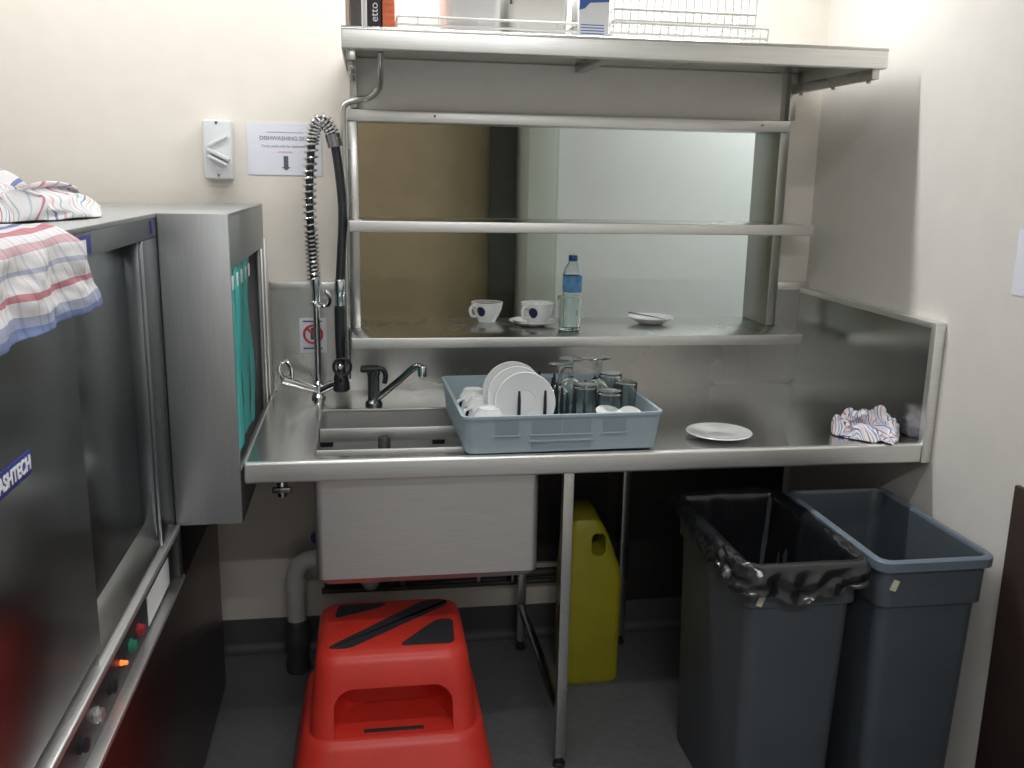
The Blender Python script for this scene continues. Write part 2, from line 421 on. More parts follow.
part('latch', M['charcoal'], t, lambda m: m.box(.180, .186, -.4945, -.489, 2.028, 2.06, .001))
t = thing('carton', (.397, -.45, 1.942), 'white carton with blue top and blue stripes beside the wire baskets', 'carton')
part('carton_body', M['white_card'], t, lambda m: m.box(.357, .437, -.515, -.42, 1.943, 2.10, .003))
def cb(m):
    m.poly([(.3575, -.5156, 2.10), (.3575, -.5156, 2.018), (.372, -.5156, 2.022), (.385, -.5156, 2.036), (.4365, -.5156, 2.040), (.4365, -.5156, 2.10)], (0, .0008, 0))
part('blue_panel', M['carton_blue'], t, cb)
def cs(m):
    for k in range(5): m.box(.362, .424, -.5156, -.5145, 1.953 + k * .007, 1.9555 + k * .007)
part('stripe', M['carton_blue'], t, cs)
wire_basket('wire_basket', .448, .872, -.520, -.14, 1.9425, (.003, .022, .048), .021, 'white wire basket at the bottom of the pair on the overhead shelf', 'white wire baskets')
wire_basket('wire_basket', .452, .838, -.512, -.15, 1.9945, (.003, .03, .075), .021, 'white wire basket stacked on top of the other one', 'white wire baskets')

# ------------------------------------------------------------------ sink bench
BX0, BX1, BF, BZ = -.494, 1.297, -.805, .91
SX0, SX1, SY0, SY1 = -.330, .236, -.742, -.285      # sink opening
sb = thing('sink_bench', (.4, -.4, 0), 'stainless steel sink bench with splashback along the back wall', 'bench')
def top(m):
    z0, z1 = BZ - .004, BZ
    m.box(BX0, SX0, BF + .012, -.018, z0, z1); m.box(SX1, BX1 - .022, BF + .012, -.018, z0, z1)
    m.box(SX0, SX1, BF + .012, SY0, z0, z1); m.box(SX0, SX1, SY1, -.018, z0, z1)
part('worktop', M['steel'], sb, top, smooth=False)
def lip(m):
    m.box(BX0, BX1, BF, BF + .022, BZ - .047, BZ + .006, .007, 4)
    m.box(BX0, BX1, BF + .012, BF + .04, BZ - .047, BZ - .043)
    m.box(BX0, BX0 + .004, BF + .01, -.02, BZ - .04, BZ + .004, .001)
part('front_edge', M['steel_lip'], sb, lip)
def spl(m):
    m.box(BX0, -.005 + BX1 - .0, -.018, -.014, BZ - .002, 1.085)
    m.box(BX0, -.247, -.018, -.014, 1.085, 1.243); m.box(1.187, BX1 - .022, -.018, -.014, 1.085, 1.243)
part('splashback', M['steel_v'], sb, spl, smooth=False)
for x0, x1 in ((BX0, -.247), (1.187, BX1)):
    part('splashback_rail', M['steel_lip'], sb, lambda m: m.box(x0, x1, -.024, -.001, 1.236, 1.262, .003))
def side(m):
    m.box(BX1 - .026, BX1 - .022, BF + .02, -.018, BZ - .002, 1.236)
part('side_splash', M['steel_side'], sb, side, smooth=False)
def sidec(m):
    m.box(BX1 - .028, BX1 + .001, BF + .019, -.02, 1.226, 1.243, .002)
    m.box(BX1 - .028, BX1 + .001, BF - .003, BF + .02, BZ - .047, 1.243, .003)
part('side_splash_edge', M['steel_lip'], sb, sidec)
def bowl(m):
    zb = .560
    rg = [rrect(SX0 - .004, SX1 + .004, SY0 - .004, SY1 + .004, .02, BZ - .004), rrect(SX0 - .004, SX1 + .004, SY0 - .004, SY1 + .004, .02, zb + .02),
          rrect(SX0 + .014, SX1 - .014, SY0 + .014, SY1 - .014, .02, zb), rrect(SX0 + .02, SX1 - .02, SY0 + .02, SY1 - .02, .02, zb + .004),
          rrect(SX0, SX1, SY0, SY1, .018, zb + .024), rrect(SX0, SX1, SY0, SY1, .018, BZ - .001), rrect(SX0 - .004, SX1 + .004, SY0 - .004, SY1 + .004, .02, BZ - .001)]
    m.rings(rg, cap0=False, cap1=False)
    m.rings([rg[2]], cap0=False); 
    m.bm.faces.new([m.bm.verts.new(p) for p in rg[2]]); m.bm.faces.new([m.bm.verts.new(p) for p in rg[3]])
part('sink_bowl', M['steel_sink'], sb, bowl)
for y in (-.706, -.500):
    rl = part('sink_rail', M['steel_lip'], sb, lambda m: (m.box(SX0 + .002, SX1 - .002, y - .005, y + .004, BZ - .034, BZ + .004, .002), m.box(SX0 + .002, SX1 - .002, y - .002, y + .022, BZ - .034, BZ - .031)))
    for x in (SX0 + .002, -.02):
        part('rail_pad', M['black_rub'], rl, lambda m: m.box(x, x + .035, y + .003, y + .06, BZ - .05, BZ - .012, .003))
part('sink_back_edge', M['steel_lip'], sb, lambda m: m.box(SX0, SX1, SY1 - .004, SY1 + .006, BZ - .003, BZ + .003, .0015))
part('overflow_pipe', M['pipe_dk'], sb, lambda m: m.lathe([(.017, .58), (.017, .90), (.013, .905), (.0, .905)], (-.155, -.56, 0), 16))
def leg(m, x, y): 
    m.box(x - .014, x + .014, y - .014, y + .014, .03, BZ - .044, .002)
for (x, y) in ((.312, -.760), (.312, -.10), (.665, -.10)):
    lg = part('leg', M['steel_v'], sb, lambda m: leg(m, x, y))
    part('foot', M['black_pl'], lg, lambda m: m.lathe([(.018, 0), (.018, .008), (.010, .012), (.010, .032)], (x, y, 0), 12))
part('leg_rail', M['steel_dark'], sb, lambda m: m.box(.3, .324, -.731, -.114, .145, .17, .002))
part('support_rail', M['steel_dark'], sb, lambda m: m.box(.24, 1.25, -.10, -.06, .835, .865, .002))

st = thing('prohibition_sticker', (-.365, -.0185, 1.09), 'square white prohibition sticker with red ring on the splashback', 'sticker')
part('sticker_sheet', M['paper'], st, lambda m: m.box(-.407, -.323, -.0195, -.0183, 1.035, 1.147, .0004))
part('red_ring', M['sign_red'], st, lambda m: (m.torus((-.365, -.0198, 1.095), .028, .004, RX, 28, 6), m.box(-.393, -.337, -.021, -.0195, 1.092, 1.098, rot=Matrix.Rotation(PI / 4, 3, 'Y'))))
part('pictogram', M['dark_ink'], st, lambda m: (m.lathe([(.007, 0), (.007, .0006)], (-.365, -.0196, 1.11), 12, RX), m.box(-.373, -.357, -.0202, -.0195, 1.078, 1.102, .0002)))
for z in (1.134, 1.047): part('text_line', M['dark_ink'], st, lambda m: m.box(-.396, -.336, -.0199, -.0193, z, z + .005))

# ------------------------------------------------------------------ pre-rinse spray
pr = thing('pre_rinse_spray', (-.34, -.12, BZ), 'tall chrome pre-rinse spray with sprung hose and black hand spray', 'spray tap')
Y = -.125
part('riser', M['chrome'], pr, lambda m: (m.lathe([(.022, .911), (.022, .918), (.015, .925), (.015, .96), (.010, .965), (.010, 1.20), (.012, 1.205), (.012, 1.25), (.016, 1.27), (.016, 1.285)], (-.347, Y, 0), 18)))
path = catmull([(-.351, Y, 1.28), (-.356, Y, 1.40), (-.358, Y, 1.53), (-.350, Y, 1.65), (-.342, Y, 1.71), (-.328, Y, 1.742), (-.310, Y, 1.746), (-.294, Y, 1.725), (-.282, Y, 1.69)], 12)
L = [0.]
for a, c in zip(path, path[1:]): L.append(L[-1] + (c - a).length)
def sample(P, LL, d):
    d = min(max(d, 0), LL[-1] - 1e-6)
    for i in range(len(LL) - 1):
        if LL[i + 1] >= d: 
            t = (d - LL[i]) / max(1e-9, LL[i + 1] - LL[i]); return P[i].lerp(P[i + 1], t), (P[i + 1] - P[i]).normalized()
def spring(m):
    pts = []; d = 0; ph = 0
    while d < L[-1]:
        p, t = sample(path, L, d)
        z = p.z; pitch = .0125 if d < .14 else (.0195 if p.z < 1.68 and p.x < -.335 else .0105)
        u = Vector((0, 1, 0)); w = t.cross(u).normalized()
        pts.append(p + (u * math.cos(ph) + w * math.sin(ph)) * .0185)
        ph += 2 * PI / 14; d += pitch / 14
    m.tube(pts, .0040, 8)
part('spring', M['chrome'], pr, spring)
part('inner_hose', M['black_rub'], pr, lambda m: m.tube(path, .0115, 10))
hp = catmull([(-.283, Y, 1.695), (-.273, Y - .003, 1.63), (-.264, Y - .006, 1.54), (-.262, Y - .012, 1.46), (-.268, Y - .02, 1.36), (-.274, Y - .026, 1.275)], 10)
part('hose', M['black_rub'], pr, lambda m: m.tube(hp, .0135, 14))
part('collar', M['chrome_dk'], pr, lambda m: m.tube([(-.287, Y, 1.708), (-.279, Y, 1.672)], .0225, 16))
Yg = Y - .03
part('coupling', M['chrome'], pr, lambda m: m.lathe([(.0145, 1.205), (.0145, 1.24), (.0165, 1.245), (.0165, 1.28), (.0140, 1.285)], (-.275, Yg, 0), 16))
gn = part('spray_gun', M['black_pl'], pr, lambda m: m.lathe([(.0145, 1.205), (.0155, 1.19), (.0155, 1.10), (.013, 1.04), (.012, 1.005), (.020, .99), (.026, .965), (.027, .945), (.022, .94)], (-.277, Yg, 0), 18))
part('trigger_ring', M['black_rub'], gn, lambda m: m.torus((-.272, Yg - .022, 1.02), .026, .0045, RX, 28, 8))
part('spray_button', M['chrome'], gn, lambda m: m.lathe([(.010, .0), (.010, .02), (.006, .024)], (-.277, Yg - .005, 1.02), 12, RX))
def brk(m):
    m.torus((-.343, Y, 1.205), .019, .0055, Matrix.Rotation(.3, 3, 'Y'), 20, 8)
    m.tube(catmull([(-.325, Y, 1.20), (-.310, Y - .01, 1.205), (-.305, Y - .015, 1.225), (-.315, Y - .02, 1.245), (-.318, Y - .01, 1.25)], 6), .006, 8)
    m.tube([(-.343, Y, 1.205), (-.343, -.02, 1.205)], .006, 8)
part('hose_bracket', M['chrome'], pr, brk)
lv = part('valve_arm', M['chrome'], pr, lambda m: m.tube([(-.347, Y, .935), (-.40, Y - .02, .958), (-.452, Y - .035, .98)], [.013, .014, .016], 14))
part('lever_handle', M['chrome'], lv, lambda m: (m.tube(catmull([(-.452, Y - .04, .985), (-.462, Y - .035, 1.01), (-.455, Y - .03, 1.03), (-.437, Y - .03, 1.032), (-.425, Y - .035, 1.012), (-.424, Y - .04, .985)], 6), .006, 8)))
lv = part('valve_arm', M['chrome'], pr, lambda m: m.tube([(-.343, Y, .935), (-.31, Y - .02, .955), (-.278, Y - .035, .972)], [.013, .014, .016], 14))
part('cap', M['chrome_dk'], lv, lambda m: m.tube([(-.283, Y - .033, .97), (-.268, Y - .04, .978)], .0175, 14))

tp = thing('mixer_tap', (-.18, -.215, BZ), 'short dark chrome mixer tap at the back of the sink', 'tap')
part('tap_body', M['chrome_dk'], tp, lambda m: m.lathe([(.026, .911), (.026, .918), (.018, .925), (.018, 1.0), (.020, 1.003), (.020, 1.012), (.012, 1.018)], (-.178, -.215, 0), 18))
part('lever', M['black_pl'], tp, lambda m: (m.box(-.218, -.16, -.236, -.196, 1.012, 1.030, .006), m.tube(catmull([(-.165, -.215, 1.022), (-.150, -.215, 1.018), (-.142, -.215, 1.0), (-.145, -.215, .975)], 6), .008, 8)))
sp = part('spout', M['chrome_dk'], tp, lambda m: m.tube(catmull([(-.172, -.215, .925), (-.14, -.23, .955), (-.10, -.25, .993), (-.065, -.265, 1.028), (-.045, -.272, 1.038), (-.034, -.275, 1.03)], 8), .0105, 12))
part('aerator', M['chrome'], sp, lambda m: m.lathe([(.0135, 1.008), (.0135, 1.035), (.011, 1.041), (0, 1.042)], (-.034, -.275, 0), 14))

# ------------------------------------------------------------------ wall items
sw = thing('isolator_switch', (-.626, 0, 1.658), 'grey wall isolator switch box with a big angled lever', 'switch')
part('switch_box', M['switch'], sw, lambda m: m.box(-.668, -.585, -.045, -.0005, 1.572, 1.745, .006, 3))
def vee(m):
    R1 = Matrix.Rotation(-.50, 3, 'Y'); R2 = Matrix.Rotation(.50, 3, 'Y')
    m.box(-.652, -.588, -.054, -.044, 1.663, 1.672, .002, rot=Matrix.Rotation(-.50, 3, 'Y'), piv=(-.655, -.05, 1.665))
    m.box(-.655, -.585, -.066, -.044, 1.655, 1.665, .002, rot=Matrix.Rotation(.46, 3, 'Y'), piv=(-.655, -.05, 1.660))
    m.box(-.645, -.585, -.066, -.044, 1.640, 1.648, .002, rot=Matrix.Rotation(.46, 3, 'Y'), piv=(-.655, -.05, 1.660))
part('switch_lever', M['switch'], sw, vee)
for z in (1.585, 1.737): part('screw', M['chrome_dk'], sw, lambda m: m.lathe([(.004, 0), (.004, .002)], (-.627, -.045, z), 10, RX))

nt_ = thing('notice', (-.435, 0, 1.665), 'white paper dishwashing notice with a black down arrow on the wall', 'notice')
part('sheet', M['paper'], nt_, lambda m: m.box(-.545, -.325, -.0022, -.0004, 1.588, 1.742))
text_mesh('heading', 'DISHWASHING SINK', .0165, M['grey_ink'], nt_, (-.432, -.0026, 1.697), RX, .0003, .0003)
text_mesh('text_line', 'To be used only for dishwashing', .0110, M['grey_ink'], nt_, (-.432, -.0026, 1.674), RX, .0003, 0)
text_mesh('text_line', 'at all times', .0095, M['red_ink'], nt_, (-.432, -.0026, 1.657), RX, .0003)
part('rule', M['grey_ink'], nt_, lambda m: m.box(-.487, -.377, -.0027, -.002, 1.714, 1.7158))
part('arrow', M['dark_ink'], nt_, lambda m: m.poly([(-.439, -.0028, 1.645), (-.425, -.0028, 1.645), (-.425, -.0028, 1.612), (-.418, -.0028, 1.612), (-.432, -.0028, 1.602), (-.446, -.0028, 1.612), (-.439, -.0028, 1.612)], (0, .001, 0)))

pp = MB(); pp.box(XR - .002, XR - .0004, -1.30, -1.035, 1.348, 1.50)
tag(pp.build('paper_sheet', M['paper'], base=(XR, -1.16, 1.42)), 'white paper sheet pinned to the right wall at the frame edge', 'paper')
wp = MB(); wp.box(XR - .014, XR - .0005, -2.1, -1.150, 0, .918, .003)
tag(wp.build('wall_panel', M['brown'], base=(XR, -1.6, 0)), 'dark brown panel standing against the right wall', 'panel')

# ------------------------------------------------------------------ dishwasher
FX = -.655
dw = thing('dishwasher', (-.95, -1.2, 0), 'big stainless conveyor dishwasher with teal curtain and blue nameplate', 'dishwasher')
NY, BXL = -2.25, -1.35
def shell(m):
    m.box(BXL, FX + .0, NY, -.15, 1.494, 1.504, .002)
    m.box(BXL, BXL + .01, NY, -.15, .60, 1.494); m.box(BXL, FX, -.16, -.15, .60, 1.494)
    m.box(BXL, FX, NY, NY + .01, 0.1, 1.494)
part('machine_top', M['steel_hood'], dw, shell)
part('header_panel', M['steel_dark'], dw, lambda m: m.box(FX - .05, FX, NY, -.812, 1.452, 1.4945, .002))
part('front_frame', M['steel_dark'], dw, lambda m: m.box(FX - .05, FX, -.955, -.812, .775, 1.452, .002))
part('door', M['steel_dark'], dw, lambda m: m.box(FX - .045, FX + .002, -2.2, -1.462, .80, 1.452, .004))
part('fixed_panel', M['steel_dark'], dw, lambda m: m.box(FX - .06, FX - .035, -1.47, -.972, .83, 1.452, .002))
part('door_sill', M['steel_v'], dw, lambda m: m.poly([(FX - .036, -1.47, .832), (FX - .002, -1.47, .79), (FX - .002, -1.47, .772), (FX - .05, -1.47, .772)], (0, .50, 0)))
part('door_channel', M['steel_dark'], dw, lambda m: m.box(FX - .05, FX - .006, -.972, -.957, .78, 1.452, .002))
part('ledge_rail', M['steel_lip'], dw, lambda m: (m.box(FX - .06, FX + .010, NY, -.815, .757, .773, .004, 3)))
def cp(m):
    m.box(FX - .05, FX - .018, NY, -.76, .625, .757); m.box(FX - .03, FX, -.79, -.762, .625, .757, .002)
ctl = part('control_panel', M['black_pl'], dw, cp)
part('lower_rail', M['steel_lip'], dw, lambda m: m.box(FX - .05, FX + .005, NY, -.762, .612, .624, .003))
for (y, z, mm, r) in ((-1.147, .672, 'red_b', .013), (-1.215, .672, 'green_b', .014), (-1.29, .676, 'led_o', .0055), (-1.37, .672, 'black_rub', .016), (-1.46, .672, 'steel_lip', .015), (-1.55, .672, 'black_rub', .016), (-1.64, .672, 'orange', .013)):
    nm = 'indicator_light' if mm == 'led_o' else 'button'
    part(nm, M[mm], ctl, lambda m: m.lathe([(r, 0), (r, .004), (r * .8, .006), (r * .8, .012), (r * .5, .014)], (FX - .018, y, z), 16, Matrix.Rotation(PI / 2, 3, 'Y')))
part('rating_plate', M['white_card'], ctl, lambda m: m.box(FX - .018, FX - .0165, -1.06, -.84, .635, .70))
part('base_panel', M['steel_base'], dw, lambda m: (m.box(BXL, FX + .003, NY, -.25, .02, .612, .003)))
part('plinth', M['black_pl'], dw, lambda m: m.box(BXL + .05, FX - .01, NY, -.28, 0, .02))
lb = part('maker_plate', M['navy'], dw, lambda m: m.box(FX + .001, FX + .0045, -1.97, -1.704, 1.192, 1.225, .001))
RYZ = Matrix.Rotation(PI / 2, 3, 'Z') @ RX                  # text facing +X
text_mesh('lettering', 'WASHTECH', .027, M['white_ink'], lb, (FX + .0049, -1.710, 1.2085), RYZ, .0006, .0008, 'RIGHT', .97)
lb = part('header_label', M['navy'], dw, lambda m: m.box(FX - .002, FX + .0012, -1.47, -1.33, 1.458, 1.49, .0005))
part('label_window', M['white_card'], lb, lambda m: m.box(FX, FX + .0018, -1.455, -1.36, 1.464, 1.483))
part('edge_strip', M['navy'], dw, lambda m: m.box(FX - .001, FX + .0015, -.868, -.850, 1.460, 1.490))
hd = part('entry_hood', M['steel_hood'], dw, lambda m: (
    m.box(FX, -.5, -.812, -.80, .767, 1.504, .003), m.box(FX, -.5, -.8005, -.085, 1.496, 1.504, .001),
    m.box(-.512, -.5, -.80, -.085, 1.378, 1.496, .001), m.box(-.512, -.5, -.19, -.085, .767, 1.378, .002),
    m.box(-.512, -.5, -.80, -.19, .767, .895, .002), m.box(FX, -.5, -.80, -.085, .767, .78, .001), m.box(FX, -.51, -.097, -.085, .78, 1.496)))
part('far_jamb_edge', M['steel_lip'], hd, lambda m: (m.box(-.502, -.494, -.10, -.084, .90, 1.40, .002), m.box(-.502, -.494, -.195, -.187, .895, 1.378, .002)))
k = 0
for (y0, y1, zb, tw) in ((-.795, -.715, .93, 0.), (-.712, -.632, .925, .006), (-.628, -.548, .94, -.004), (-.544, -.478, .935, .008), (-.474, -.405, .93, -.010)):
    def strip(m):
        rings = []
        for i in range(13):
            z = 1.376 - (1.376 - zb) * i / 12; dx = tw * math.sin(i * .5) * .4 + .0018 * math.sin(i * .8 + y0 * 9)
            rings.append([Vector((-.509 + dx, y0, z)), Vector((-.509 + dx + .003, (y0 + y1) / 2, z)), Vector((-.509 + dx, y1, z)), Vector((-.5115 + dx, y1, z)), Vector((-.5085 + dx, (y0 + y1) / 2, z)), Vector((-.5115 + dx, y0, z))])
        m.rings(rings)
    cs_ = part('curtain_strip', M['teal'], hd, strip)
    part('curtain_clip', M['white_card'], cs_, lambda m: m.box(-.5062, -.5035, (y0 + y1) / 2 - .012, (y0 + y1) / 2 + .012, 1.325, 1.358, .001))
part('hood_dark_sheet', M['black_rub'], hd, lambda m: m.box(-.60, -.598, -.79, -.12, .80, 1.49))  # black sheet stands in for the dark inside of the hood

# ------------------------------------------------------------------ towels
def cloth_obj(name, P, UV, mat, thick, label, cat, base, group=None, sub=1):
    nu, nv = len(P), len(P[0])
    bm = bmesh.new(); vs = [[bm.verts.new(P[i][j] - Vector(base)) for j in range(nv)] for i in range(nu)]
    uvl = bm.loops.layers.uv.new('UVMap')
    for i in range(nu - 1):
        for j in range(nv - 1):
            f = bm.faces.new((vs[i][j], vs[i + 1][j], vs[i + 1][j + 1], vs[i][j + 1])); f.smooth = True
            for lp, (a, c) in zip(f.loops, ((i, j), (i + 1, j), (i + 1, j + 1), (i, j + 1))): lp[uvl].uv = UV[a][c]
    me = bpy.data.meshes.new(name); bm.to_mesh(me); bm.free(); me.materials.append(mat)
    o = bpy.data.objects.new(name, me); COL.objects.link(o); o.location = base
    md = o.modifiers.new('Solidify', 'SOLIDIFY'); md.thickness = thick; md.offset = -1
    if sub: ms = o.modifiers.new('Subsurf', 'SUBSURF'); ms.levels = sub; ms.render_levels = sub
    return tag(o, label, cat, group)

def heap(c, a, bb, H, n, seed, ang, zmin, fold=1., sharp=4.5):
    """a rumpled cloth heap: a mound on the surface with ridged folds, cloth coordinate kept for the stripes"""
    P, U = [], []
    for i in range(n):
        r1, r2 = [], []
        for j in range(n):
            u, v = -1 + 2 * i / (n - 1), -1 + 2 * j / (n - 1)
            x = u * math.sqrt(1 - v * v / 2); y = v * math.sqrt(1 - u * u / 2); r = min(1, math.hypot(x, y))
            q = Vector((x * 1.6 + seed, y * 1.6, seed * .3))
            w = Vector((noise.noise(q * 1.3), noise.noise(q * 1.3 + Vector((7, 3, 1))), 0))
            rid = 1 - abs(noise.noise(q * 1.5 + w * .8)) * 2
            rid2 = 1 - abs(noise.noise(q * 3.2 + w)) * 2
            prof = max(0, 1 - r ** sharp) ** .7
            edge = 1 + .22 * noise.noise(Vector((math.cos(math.atan2(y, x)) * 1.7 + seed, math.sin(math.atan2(y, x)) * 1.7, 2)))
            tt = 2.6 * x + 1.7 * y + 3.6 * w.x + seed; wv = math.cos(tt * 1.6) ** 2
            t2 = 1.6 * y - 2.9 * x + 3.4 * w.y; wv2 = math.cos(t2 * 1.4 + 1) ** 2
            lump = .55 + .45 * noise.noise(Vector((x * 1.3 + seed * 2, y * 1.3, 4))) * 2
            z = H * prof * max(.18, lump * (.45 + fold * (.26 * wv + .20 * wv2 + .10 * rid2)) + .15)
            px = x * a * edge + (w.x * .45 + .10 * math.sin(tt * 3.2)) * a * prof; py = y * bb * edge + (w.y * .4 + .10 * math.sin(t2 * 2.8 + 2)) * bb * prof
            ca, sa = math.cos(ang), math.sin(ang)
            r1.append(Vector((c[0] + px * ca - py * sa, c[1] + px * sa + py * ca, max(zmin, c[2] + z))))
            r2.append((u * .5 + .5 + w.x * .22 + .05 * rid, v * .5 + .5 + w.y * .2))
        P.append(r1); U.append(r2)
    return P, U
P, U = heap((-.885, -1.19, 1.5045), .14, .29, .080, 44, 3.1, -.30, 1.5075, 1.3, 7.)
for i in range(44):
    for j in range(44):
        U[i][j] = (U[i][j][1] * 1.1, U[i][j][0])
cloth_obj('tea_towel', P, U, M['towel'], .003, 'striped white tea towel heaped on top of the dishwasher', 'towel', (-.86, -1.2, 1.505), 'striped tea towels')
# the towel hanging over the machine's front edge
P, U = [], []
n1, n2 = 54, 40
for i in range(n1):
    r1, r2 = [], []
    s = i / (n1 - 1)                                    # 0 far end (toward the wall) .. 1 near end
    for j in range(n2):
        q = j / (n2 - 1)
        d = q * .30                                      # cloth length: on top first, then down
        yb = -1.515 - .44 * s
        hang = max(0., d - .14)
        fold = .007 * math.sin(s * 19 + 1.6 * math.sin(q * 5)) + .006 * noise.noise(Vector((s * 9, q * 7, 3))) + .004 * noise.noise(Vector((s * 22, q * 14, 5)))
        if d < .125: x, z = FX - .125 + d + .0, 1.5085 + .006 * abs(noise.noise(Vector((s * 7, q * 7, 1))))
        elif d < .16:
            t = (d - .125) / .035 * PI / 2; x = FX + .018 * math.sin(t); z = 1.5085 - .018 * (1 - math.cos(t))
        else: x = FX + .018 + fold * min(1, hang / .05) + .004; z = 1.4905 - (d - .16) * .80
        y = yb + .135 * (hang / .16) * (1 - s) ** 1.0 + .004 * math.sin(q * 9)
        if s < .12: x += .010 * (1 - s / .12) * (1 if d > .15 else 0); z += .004 * (1 - s / .12) * (1 if d < .15 else 0)
        r1.append(Vector((x, y, z))); r2.append(((1.02 - q * 1.0) * .66 + .012 + .015 * noise.noise(Vector((s * 4, q * 4, 8))), s))
    P.append(r1); U.append(r2)
cloth_obj('tea_towel', P, U, M['towel_drape'], -.003, 'striped tea towel draped over the front edge of the dishwasher', 'towel', (-.68, -1.7, 1.505), 'striped tea towels')
P, U = heap((1.180, -.685, BZ), .098, .064, .088, 44, 5.7, .1, BZ + .0035, 1.3, 3.)
for i in range(44):
    for j in range(44):
        p = P[i][j]
        if p.x > 1.258: p.x = 1.258 + (p.x - 1.258) * .12
        k = (p.x - 1.185) / .05
        if p.y < -.71 and abs(k) < 1.3:                      # one corner slips over the bench edge
            f = (1 - abs(k) / 1.3); p.y -= f * .062
        if p.y < BF + .022: p.z = max(p.z, BZ + .013)
        if p.y < BF - .004: p.z = BZ + .010 - (BF - .004 - p.y) * 1.6; p.y = BF - .009
cloth_obj('tea_towel', P, U, M['towel_c'], .003, 'crumpled navy and white striped tea towel on the bench right end', 'towel', (1.17, -.665, BZ), 'striped tea towels')

# ------------------------------------------------------------------ dish rack
rkx0, rkx1, rky0, rky1 = .022, .545, -.752, -.262
RZ = BZ + .0075
rk = thing('dish_rack', (.28, -.51, RZ), 'grey plastic dish rack full of crockery and glasses over the sink', 'rack')
def rbody(m):
    z1 = RZ + .098
    m.rings([rrect(rkx0 + .014, rkx1 - .014, rky0 + .014, rky1 - .014, .02, RZ), rrect(rkx0 + .004, rkx1 - .004, rky0 + .004, rky1 - .004, .022, RZ + .09), rrect(rkx0, rkx1, rky0, rky1, .024, RZ + .091), rrect(rkx0, rkx1, rky0, rky1, .024, z1),
             rrect(rkx0 + .009, rkx1 - .009, rky0 + .009, rky1 - .009, .018, z1), rrect(rkx0 + .018, rkx1 - .018, rky0 + .018, rky1 - .018, .018, RZ + .008)])
part('rack_wall', M['rack'], rk, rbody)
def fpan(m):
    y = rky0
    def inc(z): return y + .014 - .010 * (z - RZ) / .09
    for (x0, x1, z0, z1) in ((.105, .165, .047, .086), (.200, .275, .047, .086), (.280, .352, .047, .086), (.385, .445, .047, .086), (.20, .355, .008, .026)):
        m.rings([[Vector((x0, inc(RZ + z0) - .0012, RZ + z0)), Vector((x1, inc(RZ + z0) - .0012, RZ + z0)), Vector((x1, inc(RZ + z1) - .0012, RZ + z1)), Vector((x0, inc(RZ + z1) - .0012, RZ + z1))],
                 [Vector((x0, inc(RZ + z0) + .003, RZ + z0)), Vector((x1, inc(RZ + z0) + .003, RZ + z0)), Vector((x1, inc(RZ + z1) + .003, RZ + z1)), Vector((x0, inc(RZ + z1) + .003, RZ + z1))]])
part('recess_shade', M['rack_shade'], rk, fpan)  # thin darker slabs, painted shade of the moulded recesses
def fledge(m):
    for (x0, x1, z) in ((.100, .170, .043), (.195, .357, .043), (.38, .45, .043), (.192, .362, .027)):
        yy = rky0 + .014 - .010 * z / .09; m.box(x0, x1, yy - .005, yy + .004, RZ + z, RZ + z + .004, .001)
part('moulded_ledge', M['rack'], rk, fledge)
def grid(m):
    for k in range(11):
        x = rkx0 + .03 + k * .0465; m.box(x, x + .004, rky0 + .018, rky1 - .018, RZ + .002, RZ + .008)
    for k in range(10):
        y = rky0 + .04 + k * .046; m.box(rkx0 + .018, rkx1 - .018, y, y + .004, RZ + .002, RZ + .008)
part('base_grid', M['black_pl'], rk, grid)
for y in (-.680, -.627, -.593, -.555, -.505):
    for x in (.178, .246):
        part('peg', M['black_pl'], rk, lambda m: m.tube([(x, y, RZ + .006), (x, y - .001, RZ + .122), (x, y - .001, RZ + .145)], [.0050, .0045, .0030], 8))
for (x, y) in ((.315, -.64), (.315, -.58), (.315, -.52), (.318, -.45), (.345, -.60), (.40, -.50), (.335, -.40), (.30, -.36), (.47, -.55)):
    part('peg', M['black_pl'], rk, lambda m: m.tube([(x, y, RZ + .006), (x, y, RZ + .10), (x, y, RZ + .128)], [.0058, .005, .003], 8))

# saucers standing in the rack
def saucer_prof(R, h=.016):
    return [(0, .003), (R * .34, .003), (R * .36, .0005), (R * .42, 0), (R * .62, .004), (R, h), (R * 1.005, h + .0015), (R * .985, h + .0028), (R * .60, .0085), (R * .40, .006), (R * .385, .0045), (0, .0045)]
def saucer(name, loc, rot, R, label, cat, group, mats=None, h=.016):
    t = thing(name, loc, label, cat, group)
    m = MB(); m.lathe(saucer_prof(R, h), seg=48, cap0=False, cap1=False)
    o = m.build('dish', M['china'], None); o.parent = t; o.location = (0, 0, 0)
    t.rotation_euler = rot
    return t
gS = 'saucers standing in the dish rack'
s0 = saucer('saucer', (.198, -.645, RZ + .0085 + .098), (math.radians(80), 0, 0), .0795, 'nearest of three white saucers standing in the rack', 'saucer', gS)
copy_tree(s0, (.184, -.610, RZ + .0085 + .106), 'middle of three white saucers standing in the rack')
copy_tree(s0, (.177, -.575, RZ + .0085 + .112), 'furthest back of three white saucers standing in the rack')

